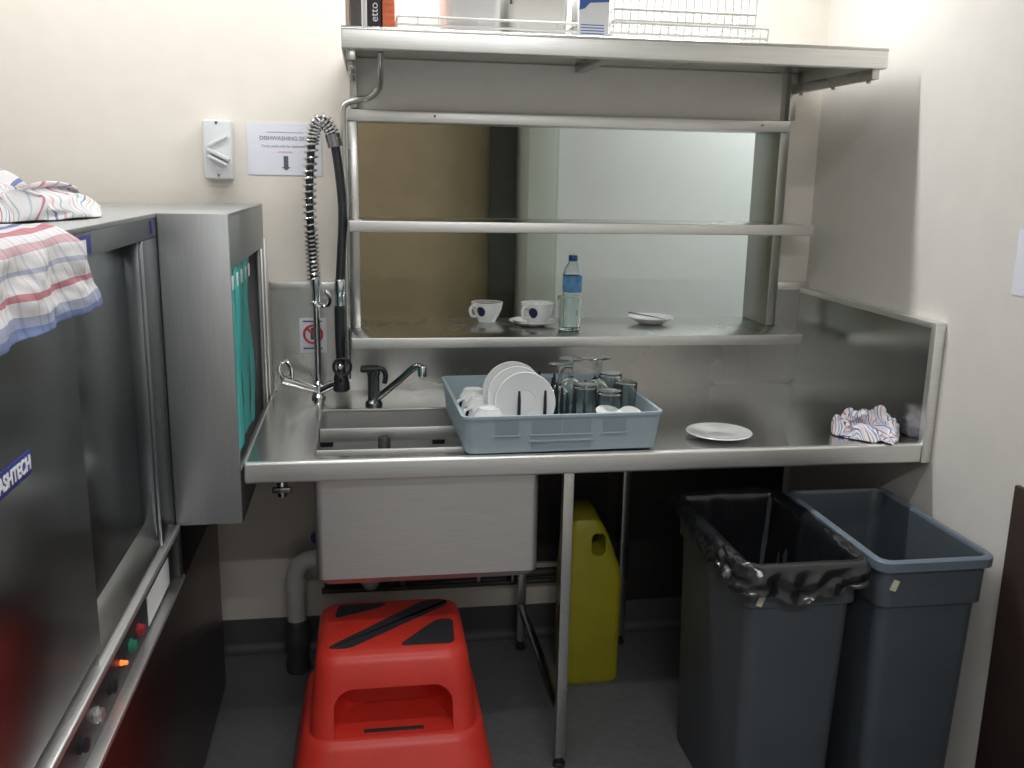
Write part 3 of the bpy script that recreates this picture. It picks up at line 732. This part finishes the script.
# cups
def cup(loc, label, group, hang=0., flip=False, coffee=False, name='coffee_cup', spin=0., s=1.):
    t = thing(name, (0, 0, 0), label, 'cup', group)
    prof = [(0, .004), (.022, .004), (.024, 0), (.027, 0), (.028, .005), (.037, .018), (.046, .040), (.0495, .060), (.050, .0615), (.0485, .0622), (.0445, .042), (.035, .021), (.024, .0085), (0, .007)]
    m = MB(); m.lathe([(r * s, z * s) for r, z in prof], seg=40, cap0=False, cap1=False)
    cb_ = m.build('cup_bowl', M['china'], t)
    hp_ = catmull([(-.044, 0, .050), (-.062, 0, .054), (-.072, 0, .042), (-.064, 0, .024), (-.040, 0, .022)], 6)
    m = MB(); m.tube([Matrix.Rotation(.75, 3, 'Z') @ (p * s) for p in hp_], .0048 * s, 10); m.build('handle', M['china'], t)
    # navy oval mark on the outside wall
    m = MB(); ring = []
    c = -PI / 2 - .45
    for k in range(24):
        a = 2 * PI * k / 24; th = c + .30 * math.cos(a); z = .036 + .0155 * math.sin(a)
        r = (.028 + (.0495 - .028) * min(1, (z - .005) / .055) ** .62 + .0022) * s
        ring.append(Vector((r * math.cos(th), r * math.sin(th), z * s)))
    cc = sum(ring, Vector()) / 24; cen = m.bm.verts.new(cc + Vector((math.cos(c), math.sin(c), 0)) * .0030 * s); rv = [m.bm.verts.new(p) for p in ring]
    for k in range(24): m.bm.faces.new((cen, rv[k], rv[(k + 1) % 24]))
    m.build('printed_mark', M['navy_mark'], t)
    if coffee:
        m = MB(); m.lathe([(0, .056), (.0462, .056), (.0462, .0572), (0, .0572)], seg=32, cap0=False, cap1=False); m.build('coffee_foam', M['coffee'], t)
        m = MB(); m.lathe([(.0495, .0618), (.0505, .0623), (.0478, .0630)], seg=40, cap0=False, cap1=False); 
        m.build('coffee_rim_stain', M['coffee'], t)
    t.location = loc; t.rotation_euler = (PI if flip else 0, 0, spin)
    return t
M['navy_mark'] = plain('navy_print', (.015, .018, .07), .3)
gC = 'upturned cups in the dish rack'
c0 = cup((.104, -.655, RZ + .098), 'nearest of three upturned white cups in the rack', gC, flip=True, spin=1.5, s=1.0)
copy_tree(c0, (.096, -.560, RZ + .102), 'middle of three upturned white cups in the rack')
copy_tree(c0, (.090, -.465, RZ + .104), 'furthest back of three upturned white cups in the rack')
# on the serving shelf
SZ = 1.1155
gS2 = 'used cups on the serving shelf'
cup((.206, .09, SZ), 'white cup with brown coffee froth, leftmost on the serving shelf', gS2, coffee=True, spin=-.1, s=1.08)
saucer('saucer', (.347, .0, SZ), (0, 0, 0), .078, 'white saucer under the empty cup on the serving shelf', 'saucer', 'saucers on the serving shelf')
cup((.362, .0, SZ + .0068), 'white cup on a saucer beside the water bottle', gS2, spin=0., s=1.12)
def spoon(pts, label, cat='spoon'):
    P = [Vector(p) for p in pts]; t = thing('teaspoon', P[0], label, cat, 'teaspoons on the serving shelf')
    d = (P[1] - P[0]).normalized(); m = MB()
    m.tube([P[0], P[0].lerp(P[1], .35), P[0].lerp(P[1], .75)], [.0034, .0024, .0022], 8); m.build('spoon_handle', M['chrome_dk'], t)
    m = MB(); side = d.cross(Vector((0, 0, 1))).normalized(); nrm = side.cross(d)
    rings = []
    L_ = (P[1] - P[0]).length * .27; st_ = P[0].lerp(P[1], .73)
    for i in range(9):
        q = i / 8; w = .0125 * math.sin(PI * (q ** .75)) + .0015; dip = -.004 * math.sin(PI * q)
        cc = st_ + d * L_ * q + nrm * (dip * .3)
        rings.append([cc + side * w, cc + nrm * dip, cc - side * w, cc + nrm * (dip - .0015)])
    m.rings(rings); m.build('spoon_bowl', M['chrome_dk'], t)
    return t
spoon([(.275, -.045, SZ + .021), (.325, -.072, SZ + .0150)], 'teaspoon on the saucer in front of the cup by the bottle')
sd = saucer('saucer', (.762, .03, SZ), (0, 0, 0), .079, 'white saucer holding a teaspoon at right of the serving shelf', 'saucer', 'saucers on the serving shelf', h=.022)
spoon([(.690, .055, SZ + .033), (.812, -.01, SZ + .019)], 'teaspoon lying on the right saucer of the serving shelf')

# tumbler and bottle
def tumbler_prof(R, h, t=.0030, taper=.86):
    return [(0, 0), (R * taper * .95, 0), (R * taper, .003), (R, h), (R - t * .5, h + .001), (R - t, h), (R * taper - t, .010), (R * taper * .8, .008), (0, .008)]
def glass_thing(name, prof, loc, rot, label, cat, group, seg=40):
    t = thing(name, loc, label, cat, group); m = MB(); m.lathe(prof, seg=seg, cap0=False, cap1=False)
    o = m.build('glass_body', M['glass'], None); o.parent = t; o.location = (0, 0, 0); t.rotation_euler = rot; return t
glass_thing('tumbler', tumbler_prof(.039, .107), (.452, -.085, SZ), (0, 0, 0), 'clear glass tumbler standing in front of the water bottle', 'glass', None)
bt = thing('water_bottle', (.478, .0, SZ), 'clear plastic water bottle with blue label and cap on the serving shelf', 'bottle')
bp_ = [(0, .004), (.018, .002), (.028, 0), (.031, .006), (.032, .03), (.030, .05), (.032, .07), (.032, .10), (.0315, .11), (.0315, .165), (.031, .172), (.026, .19), (.016, .206), (.0125, .212), (.0125, .224), (.0115, .224), (.0115, .212), (.025, .188), (.0305, .165), (.031, .03), (.029, .007), (.018, .004), (0, .005)]
m = MB(); m.lathe(bp_, (.478, 0, SZ), 36, cap0=False, cap1=False); m.build('bottle_body', M['pet'], bt)
m = MB(); m.lathe([(.0322, .112), (.0324, .113), (.0324, .165), (.0322, .166), (.0316, .166), (.0316, .112)], (.478, 0, SZ), 36, cap0=False, cap1=False); m.build('label', M['blue_lab'], bt)
m = MB(); m.lathe([(.0145, .213), (.0148, .216), (.0148, .229), (.0135, .232), (0, .232)], (.478, 0, SZ), 24, cap0=False); m.build('cap', M['blue_cap'], bt)

# glasses in the rack (upturned)
gG = 'upturned glasses in the dish rack'
fl = (PI, 0, 0)
g0 = glass_thing('tumbler', tumbler_prof(.037, .122), (.384, -.560, RZ + .1315), fl, 'upturned tumbler in the rack right of the saucers, taller front one', 'glass', gG)
copy_tree(g0, (.430, -.640, RZ + .1315), 'upturned tumbler nearest the front of the rack')
copy_tree(g0, (.512, -.52, RZ + .1315), 'upturned tumbler at the right side of the rack', rot=(PI - .06, .08, 0))
copy_tree(g0, (.497, -.42, RZ + .1315), 'upturned tumbler in the right rear of the rack')
def goblet_prof():
    return [(0, .004), (.033, .001), (.036, 0), (.037, .002), (.012, .007), (.0055, .014), (.0045, .04), (.0065, .055), (.022, .066), (.034, .085), (.037, .11), (.035, .145), (.0338, .1455), (.0335, .143), (.0352, .11), (.032, .088), (.02, .07), (.004, .064), (0, .063)]
w0 = glass_thing('wine_glass', goblet_prof(), (.428, -.49, RZ + .190), (PI - .10, -.06, 0), 'upturned stemmed glass tallest in the middle of the rack', 'wine glass', gG)
copy_tree(w0, (.342, -.455, RZ + .165), 'upturned stemmed glass left of the tallest in the rack', rot=(PI, .10, 0))
copy_tree(w0, (.480, -.36, RZ + .165), 'upturned stemmed glass at the back right of the rack', rot=(PI, -.08, 0))
copy_tree(w0, (.395, -.36, RZ + .165), 'upturned stemmed glass at the very back of the rack', rot=(PI + .05, .0, 0))
gE = 'small white dishes in the dish rack'
e0 = saucer('small_dish', (.476, -.680, RZ + .058), (math.radians(38), 0, .15), .038, 'small white dish tilted in the right front corner of the rack', 'dish', gE, h=.012)
copy_tree(e0, (.415, -.690, RZ + .072), 'small white dish lying left of the other small dish', rot=(math.radians(14), math.radians(8), 0))
t = saucer('plate', (.752, -.665, BZ + .0005), (0, 0, 0), .089, 'white plate lying alone on the bench beside the rack', 'plate', None, h=.014)

# the loaded rack sits slightly askew on the sink edge: turn it and what stands in it together
rack_load = [o for o in COL.objects if o.parent is None and (o == rk or o.get('group') in (gS, gC, gG, gE))]
piv = Vector((.28, -.51, 0)); rz = Matrix.Rotation(math.radians(1.6), 3, 'Z')
for o in rack_load:
    o.location = piv + rz @ (o.location - piv) + Vector((.003, -.040, 0))
    o.rotation_euler = (rz @ o.rotation_euler.to_matrix()).to_euler()

# ------------------------------------------------------------------ below the bench
st = thing('step_stool', (-.145, -.78, 0), 'red plastic step stool with black treads under the sink', 'step stool')
cx = -.145
def upper(m):
    rg = []
    for (z, hx, y0, y1, r) in ((.205, .212, -.915, -.515, .05), (.30, .204, -.892, -.53, .05), (.36, .198, -.884, -.540, .055), (.405, .192, -.872, -.550, .055), (.422, .184, -.862, -.558, .05), (.430, .169, -.846, -.572, .045)):
        rg.append(rrect(cx - hx, cx + hx, y0, y1, r, z, 7))
    m.rings(rg)
up = part('upper_step', M['red'], st, upper, angle=60)
# the toe recess, cut with a boolean
cut = MB()
pts = []
zb_, zt_ = .2295, .348
prof = [(-.150, zb_), (.150, zb_)]
for k in range(9): a = k / 8 * PI / 2; prof.append((.150 - .05 * (1 - math.cos(a)) * 1. , zt_ - .05 * (1 - math.sin(a))))
for k in range(9): a = PI / 2 - k / 8 * PI / 2; prof.append((-.150 + .05 * (1 - math.cos(a)), zt_ - .05 * (1 - math.sin(a))))
rings = []
for (y, sx, zz) in ((-.98, 1., 0), (-.86, .98, 0), (-.80, .86, -.006), (-.765, .70, -.014), (-.752, .5, -.02)):
    rings.append([Vector((cx + px * sx, y, pz + (zz * (pz - zb_) / (zt_ - zb_)))) for px, pz in prof])
cut.rings(rings)
cutter = cut.build('cutter', M['red'], None)
md = up.modifiers.new('b', 'BOOLEAN'); md.operation = 'DIFFERENCE'; md.object = cutter; md.solver = 'EXACT'
bpy.context.view_layer.update()
nm_ = bpy.data.meshes.new_from_object(up.evaluated_get(bpy.context.evaluated_depsgraph_get()))
up.modifiers.clear(); up.data = nm_; bpy.data.objects.remove(cutter)
for p in nm_.polygons: p.use_smooth = True
nm_.set_sharp_from_angle(angle=math.radians(50))
def lower(m):
    rg = []
    for (z, hx, y0, y1, r) in ((.0, .272, -1.02, -.46, .07), (.02, .270, -1.015, -.465, .07), (.12, .250, -.972, -.49, .075), (.205, .233, -.932, -.515, .08), (.224, .227, -.922, -.52, .08), (.2285, .218, -.908, -.53, .075)):
        rg.append(rrect(cx - hx, cx + hx, y0, y1, r, z, 8))
    m.rings(rg)
lo = part('lower_step', M['red'], st, lower, angle=60)
def slot(m, s):
    for k in (0,):
        x = cx + s * .2325
        m.rings([[Vector((x + s * .012 * (1 - z_) * 1.0 - s * .001, -.66 + .075 * yy, .125 + .06 * z_)) for (yy, z_) in ((-1, .1), (-1, .9), (-.8, 1), (.8, 1), (1, .9), (1, .1), (.8, 0), (-.8, 0))],
                 [Vector((x + s * .012 * (1 - z_) * 1.0 + s * .0025, -.66 + .075 * yy, .125 + .06 * z_)) for (yy, z_) in ((-1, .1), (-1, .9), (-.8, 1), (.8, 1), (1, .9), (1, .1), (.8, 0), (-.8, 0))]])
for s in (-1, 1): part('grip_slot', M['tread'], st, lambda m: slot(m, s))
TZ = .4295
def tread(pts): return lambda m: m.poly([(x, y, TZ) for x, y in pts], (0, 0, .0022))
def rpoly(pts, r=.020, n=4):
    out = []; N = len(pts)
    for i in range(N):
        p = Vector(pts[i]); a = (Vector(pts[i - 1]) - p).normalized(); c = (Vector(pts[(i + 1) % N]) - p).normalized()
        for k in range(n + 1):
            t = k / n; p0 = p + a * r; p2 = p + c * r
            out.append((p0 * (1 - t) ** 2 + p * 2 * t * (1 - t) + p2 * t * t)[:])
    return out
for pts in ([(-.295, -.665), (-.285, -.585), (-.150, -.585), (-.178, -.615)], [(-.312, -.825), (-.255, -.832), (.018, -.607), (.005, -.580), (-.055, -.585)], [(-.130, -.830), (.012, -.833), (.020, -.700), (-.025, -.700)]):
    part('tread_pad', M['tread'], st, tread(rpoly([Vector((*p, 0)) for p in pts]) and [(q[0], q[1]) for q in rpoly([Vector((*p, 0)) for p in pts])]))
part('front_tread', M['tread'], st, lambda m: m.box(cx - .075, cx + .075, -.892, -.878, .2285, .2315, .001))

yc = thing('jerrycan', (.51, -.28, 0), 'yellow plastic jerrycan with moulded handle on the floor under the bench', 'jerrycan')
def can(m):
    rg = []
    x0, x1, y0, y1 = .410, .592, -.36, -.18
    for (z, a0, a1, i) in ((0., .008, .008, .008), (.012, 0, 0, 0), (.36, 0, 0, 0), (.385, .002, .004, .003), (.50, .008, .045, .012), (.545, .012, .068, .02), (.572, .020, .082, .035), (.586, .034, .092, .055)):
        rg.append(rrect(x0 + a0, x1 - a1, y0 + i, y1 - i, .026, z, 5))
    m.rings(rg)
cn = part('can_body', M['yellow'], yc, can)
ct = MB(); ct.box(.488, .533, -.50, -.05, .440, .512, .018, 3); cutter = ct.build('cutter', M['yellow'])
md = cn.modifiers.new('b', 'BOOLEAN'); md.operation = 'DIFFERENCE'; md.object = cutter; md.solver = 'EXACT'
bpy.context.view_layer.update()
me_ = bpy.data.meshes.new_from_object(cn.evaluated_get(bpy.context.evaluated_depsgraph_get())); cn.modifiers.clear(); cn.data = me_; bpy.data.objects.remove(cutter)
for p in me_.polygons: p.use_smooth = True
me_.set_sharp_from_angle(angle=math.radians(40))
part('cap', M['black_pl'], yc, lambda m: m.lathe([(.022, .535), (.022, .566), (.018, .570), (0, .570)], (.428, -.25, 0), 20, cap0=False))

def make_bin(x0, x1, y0, y1, H, label, tagy, body='bin'):
    t = thing('waste_bin', ((x0 + x1) / 2, (y0 + y1) / 2, 0), label, 'bin', 'grey waste bins')
    R = lambda i, z, r=.03: rrect(x0 + i, x1 - i, y0 + i, y1 - i, r, z, 6)
    m = MB(); m.rings([R(.034, 0), R(.032, .006), R(.019, .628), R(.010, .634), R(.008, H - .022), R(.013, H - .004), R(.017, H - .022), R(.028, .60), R(.05, .02), R(.06, .012)])
    bo = m.build('bin_body', M['bin'], t)
    m = MB(); m.rings([R(-.003, H - .026, .034), R(-.004, H - .004, .034), R(.001, H, .032), R(.010, H, .028), R(.014, H - .006, .026), R(.0135, H - .02, .026), R(.0085, H - .024, .03), R(-.003, H - .026, .034)], cap0=False, cap1=False)
    m.build('rim', M['bin_rim'], t)
    m = MB(); m.box(x0 + .035, x0 + .050, y0 + .0045, y0 + .0085, H - tagy - .027, H - tagy, .0005, rot=Matrix.Rotation(.35, 3, 'Y')); m.build('sticker', M['tag'], t)
    return t
make_bin(.646, .944, -1.145, -.635, .742, 'grey waste bin lined with a black bag, left of the pair', .075)
b2 = make_bin(.956, 1.247, -1.178, -.675, .752, 'empty unlined grey waste bin next to the right wall', .048)
# black liner: goes down inside the left bin, over its rim, and hangs outside
def liner():
    x0, x1, y0, y1, H = .646, .944, -1.145, -.635, .742
    n = 9; N = len(rrect(0, 1, 0, 1, .1, 0, n))
    # subdivide the loop densely
    base = rrect(x0, x1, y0, y1, .034, 0, n); loop = []
    for i in range(len(base)):
        a, c = base[i], base[(i + 1) % len(base)]; k = max(1, int((c - a).length / .009))
        for q in range(k): loop.append(a.lerp(c, q / k))
    ctr = Vector(((x0 + x1) / 2, (y0 + y1) / 2, 0)); out = []
    rows = [('in', .10), ('in', .30), ('in', .50), ('in', .62), ('in', .68), ('in', .715), ('in', .735), ('top', 0), ('top', 1), ('out', .04), ('out', .15), ('out', .3), ('out', .45), ('out', .6), ('out', .75), ('out', .9), ('out', 1.)]
    M_ = len(loop); peri = [0]
    for kind, q in rows:
        ring = []
        for i, p in enumerate(loop):
            nx = (loop[(i + 1) % M_] - loop[i - 1]); nrm = Vector((nx.y, -nx.x, 0)).normalized()
            s = Vector((p.x * 9, p.y * 9, 0))
            n1 = noise.noise(s * 1.4 + Vector((0, 0, q * 1.6))); n2 = noise.noise(s * 3.6 + Vector((3, 0, q * 2.2))); n3 = 1 - abs(noise.noise(s * 2.2 + Vector((5, 5, q * 2.5)))) * 2
            frontness = max(0, min(1, (-p.y - .70) / .3)) if p.x < .93 else .3
            if kind == 'in':
                ins = .020 + .035 * (1 - q / .74) + max(0, .012 * n1 + .010 * n3) * min(1, (.76 - q) * 8)
                ring.append(p - nrm * ins + Vector((0, 0, q)))
            elif kind == 'top':
                ring.append(p + nrm * (-.012 + .016 * q + .006 * n2) + Vector((0, 0, H + .004 + .012 * max(0, n1 + n2 * .6))))
            else:
                right = p.x > .936
                drop = (.030 + .115 * max(0, noise.noise(Vector((p.x * 7, p.y * 7, 11))) + .35)) * (.7 + .3 * frontness)
                if right: drop = .030
                amp = (0 if right else 1)
                o_ = .0065 + amp * (.016 * max(-.25, n3) * min(1, q * 2.5) + .010 * q * max(0, n1 + .3) + .006)
                ring.append(p + nrm * o_ + Vector((0, 0, H + .002 - drop * q + amp * .010 * n2 * q)))
        out.append(ring)
    m = MB(); m.rings(out, cap0=True, cap1=False)
    o = m.build('bin_liner', M['liner'], None, base=((x0 + x1) / 2, (y0 + y1) / 2, .1), angle=70)
    md = o.modifiers.new('Subsurf', 'SUBSURF'); md.levels = 1; md.render_levels = 1
    return tag(o, 'shiny black bag folded over the rim of the left waste bin', 'bin bag')
liner()

bk = MB(); bk.box(.62, 1.262, -.034, -.0065, .13, .834, .002); bk.box(.335, .62, -.034, -.0065, .29, .834, .002)  # dark sheet added to stand in for deep shade under the bench
tag(bk.build('shade_sheet', M['shade'], base=(.8, -.02, .29)), 'dark board sheet added against the wall under the right half of the bench', 'shade')
# plumbing
pv = thing('waste_pipe', (-.43, -.10, 0), 'grey plastic waste pipe bending down to the floor left of the sink', 'pipe')
part('pipe', M['pvc'], pv, lambda m: m.tube(catmull([(-.29, -.15, .385), (-.36, -.15, .385), (-.405, -.15, .378), (-.43, -.15, .35), (-.436, -.15, .31), (-.436, -.15, .17)], 7), .030, 18))
part('elbow_collar', M['pvc'], pv, lambda m: m.tube([(-.4355, -.15, .322), (-.436, -.15, .285)], .034, 18))
tr = part('floor_trap', M['pipe_dk'], pv, lambda m: m.lathe([(.038, 0), (.040, .02), (.034, .06), (.040, .08), (.041, .165), (.034, .18)], (-.436, -.15, 0), 18))
dr = MB(); dr.lathe([(.034, .48), (.034, .575), (.045, .576)], (-.20, -.43, 0), 18, cap1=False); dr.tube(catmull([(-.20, -.43, .50), (-.20, -.42, .43), (-.20, -.35, .395), (-.24, -.22, .388), (-.285, -.155, .385)], 7), .026, 14)
tag(dr.build('sink_drain', M['pvc'], base=(-.2, -.43, .45)), 'pale drain outlet below the sink bowl', 'drain')
wp_ = thing('water_pipe', (.1, -.05, .27), 'dark water supply pipe running along the wall under the sink', 'pipe')
part('pipe', M['pipe_dk'], wp_, lambda m: m.tube([(-.35, -.05, .255), (-.2, -.05, .25), (.1, -.05, .255), (.62, -.05, .26)], .016, 10))
part('pipe', M['pipe_dk'], wp_, lambda m: m.tube([(-.36, -.045, .225), (.0, -.045, .222), (.62, -.045, .225)], .010, 10))
part('stop_valve', M['chrome_dk'], wp_, lambda m: (m.lathe([(.018, .235), (.022, .25), (.018, .29)], (.285, -.06, 0), 12), m.box(.255, .315, -.075, -.055, .288, .296, .002)))
part('pipe_clip', M['steel_v'], wp_, lambda m: (m.box(-.10, -.085, -.07, -.002, .24, .275, .002), m.box(.16, .175, -.07, -.002, .24, .275, .002)))
vv = thing('gas_tap', (-.445, -.40, .72), 'small chrome tap hanging under the bench left end', 'tap')
part('tap_body', M['chrome'], vv, lambda m: (m.lathe([(.007, .73), (.007, .906)], (-.443, -.40, 0), 10), m.lathe([(.014, .69), (.016, .705), (.016, .735), (.010, .745)], (-.443, -.40, 0), 12)))
part('tap_handle', M['chrome_dk'], vv, lambda m: (m.box(-.470, -.415, -.424, -.408, .705, .722, .004), m.tube([(-.443, -.40, .713), (-.443, -.42, .713)], .006, 8)))
bv = thing('stop_tap', (-.355, -.06, .44), 'small blue-handled stop tap on the wall beside the sink bowl', 'tap')
part('tap_body', M['chrome_dk'], bv, lambda m: m.tube([(-.368, -.001, .43), (-.368, -.07, .43)], .011, 10))
part('tap_handle', M['blue_v'], bv, lambda m: m.lathe([(.020, 0), (.022, .006), (.020, .016)], (-.368, -.07, .43), 12, RX))

# ------------------------------------------------------------------ lights
def batten(x, y, lx, ly, label, power, size, col=(.985, .99, 1)):
    t = thing('ceiling_light', (x, y, CE), label, 'light', 'ceiling lights')
    part('housing', M['housing'], t, lambda m: m.box(x - lx / 2, x + lx / 2, y - ly / 2, y + ly / 2, CE - .05, CE - .0005, .004))
    part('tube', M['tube'], t, lambda m: m.tube([(x - lx / 2 + .03, y, CE - .066), (x + lx / 2 - .03, y, CE - .066)], .013, 12))
    L_ = bpy.data.lights.new('lamp', 'AREA'); L_.shape = 'RECTANGLE'; L_.size = size[0]; L_.size_y = size[1]; L_.energy = power; L_.color = col
    o = bpy.data.objects.new('lamp', L_); COL.objects.link(o); o.parent = t; o.location = (0, 0, -.085)
    return t
batten(.42, -.47, 1.15, .10, 'fluorescent batten on the ceiling above the overhead shelf', 15.5, (1.1, .05))
batten(-.95, -.47, 1.15, .10, 'fluorescent batten on the ceiling above the dishwasher hood', 8, (1.1, .05))
batten(-.1, -1.65, 1.15, .10, 'fluorescent batten on the ceiling in the middle of the room', 6.5, (1.1, .05))
batten(.1, -3.3, 1.15, .10, 'fluorescent batten on the ceiling behind the camera', 24, (1.1, .05))
batten(1.9, .62, 1.1, .10, 'fluorescent batten on the ceiling right beyond the hatch', 14.5, (1.0, .06))
batten(-1.02, .55, 1.1, .10, 'added unseen ceiling light for the brown wall beyond the hatch', 9, (1.0, .06))  # unseen lamp added to light the brown wall

w = bpy.data.worlds.new('world'); SC.world = w; w.use_nodes = True
w.node_tree.nodes['Background'].inputs[0].default_value = (.5, .52, .55, 1); w.node_tree.nodes['Background'].inputs[1].default_value = .05

# ------------------------------------------------------------------ camera
cam = bpy.data.cameras.new('camera'); co = bpy.data.objects.new('camera', cam); COL.objects.link(co)
yaw, pitch, roll, f = .1586, .2205, .0182, 928.7
cy, sy, cp_, sp_ = math.cos(yaw), math.sin(yaw), math.cos(pitch), math.sin(pitch)
fw = Vector((sy * cp_, cy * cp_, -sp_)); rt = Vector((cy, -sy, 0)); upv = rt.cross(fw)
r2 = rt * math.cos(roll) + upv * math.sin(roll); u2 = upv * math.cos(roll) - rt * math.sin(roll)
mw = Matrix((( r2.x, u2.x, -fw.x, -.1978), (r2.y, u2.y, -fw.y, -3.0002), (r2.z, u2.z, -fw.z, 1.5983), (0, 0, 0, 1)))
co.matrix_world = mw
cam.sensor_fit = 'HORIZONTAL'; cam.sensor_width = 36; cam.lens = f / 1024 * 36; cam.clip_start = .02
SC.camera = co
vs_ = SC.view_settings
vs_.view_transform = 'Standard'; vs_.look = 'None'; vs_.exposure = 0.; vs_.gamma = 1.
vs_.use_curve_mapping = False
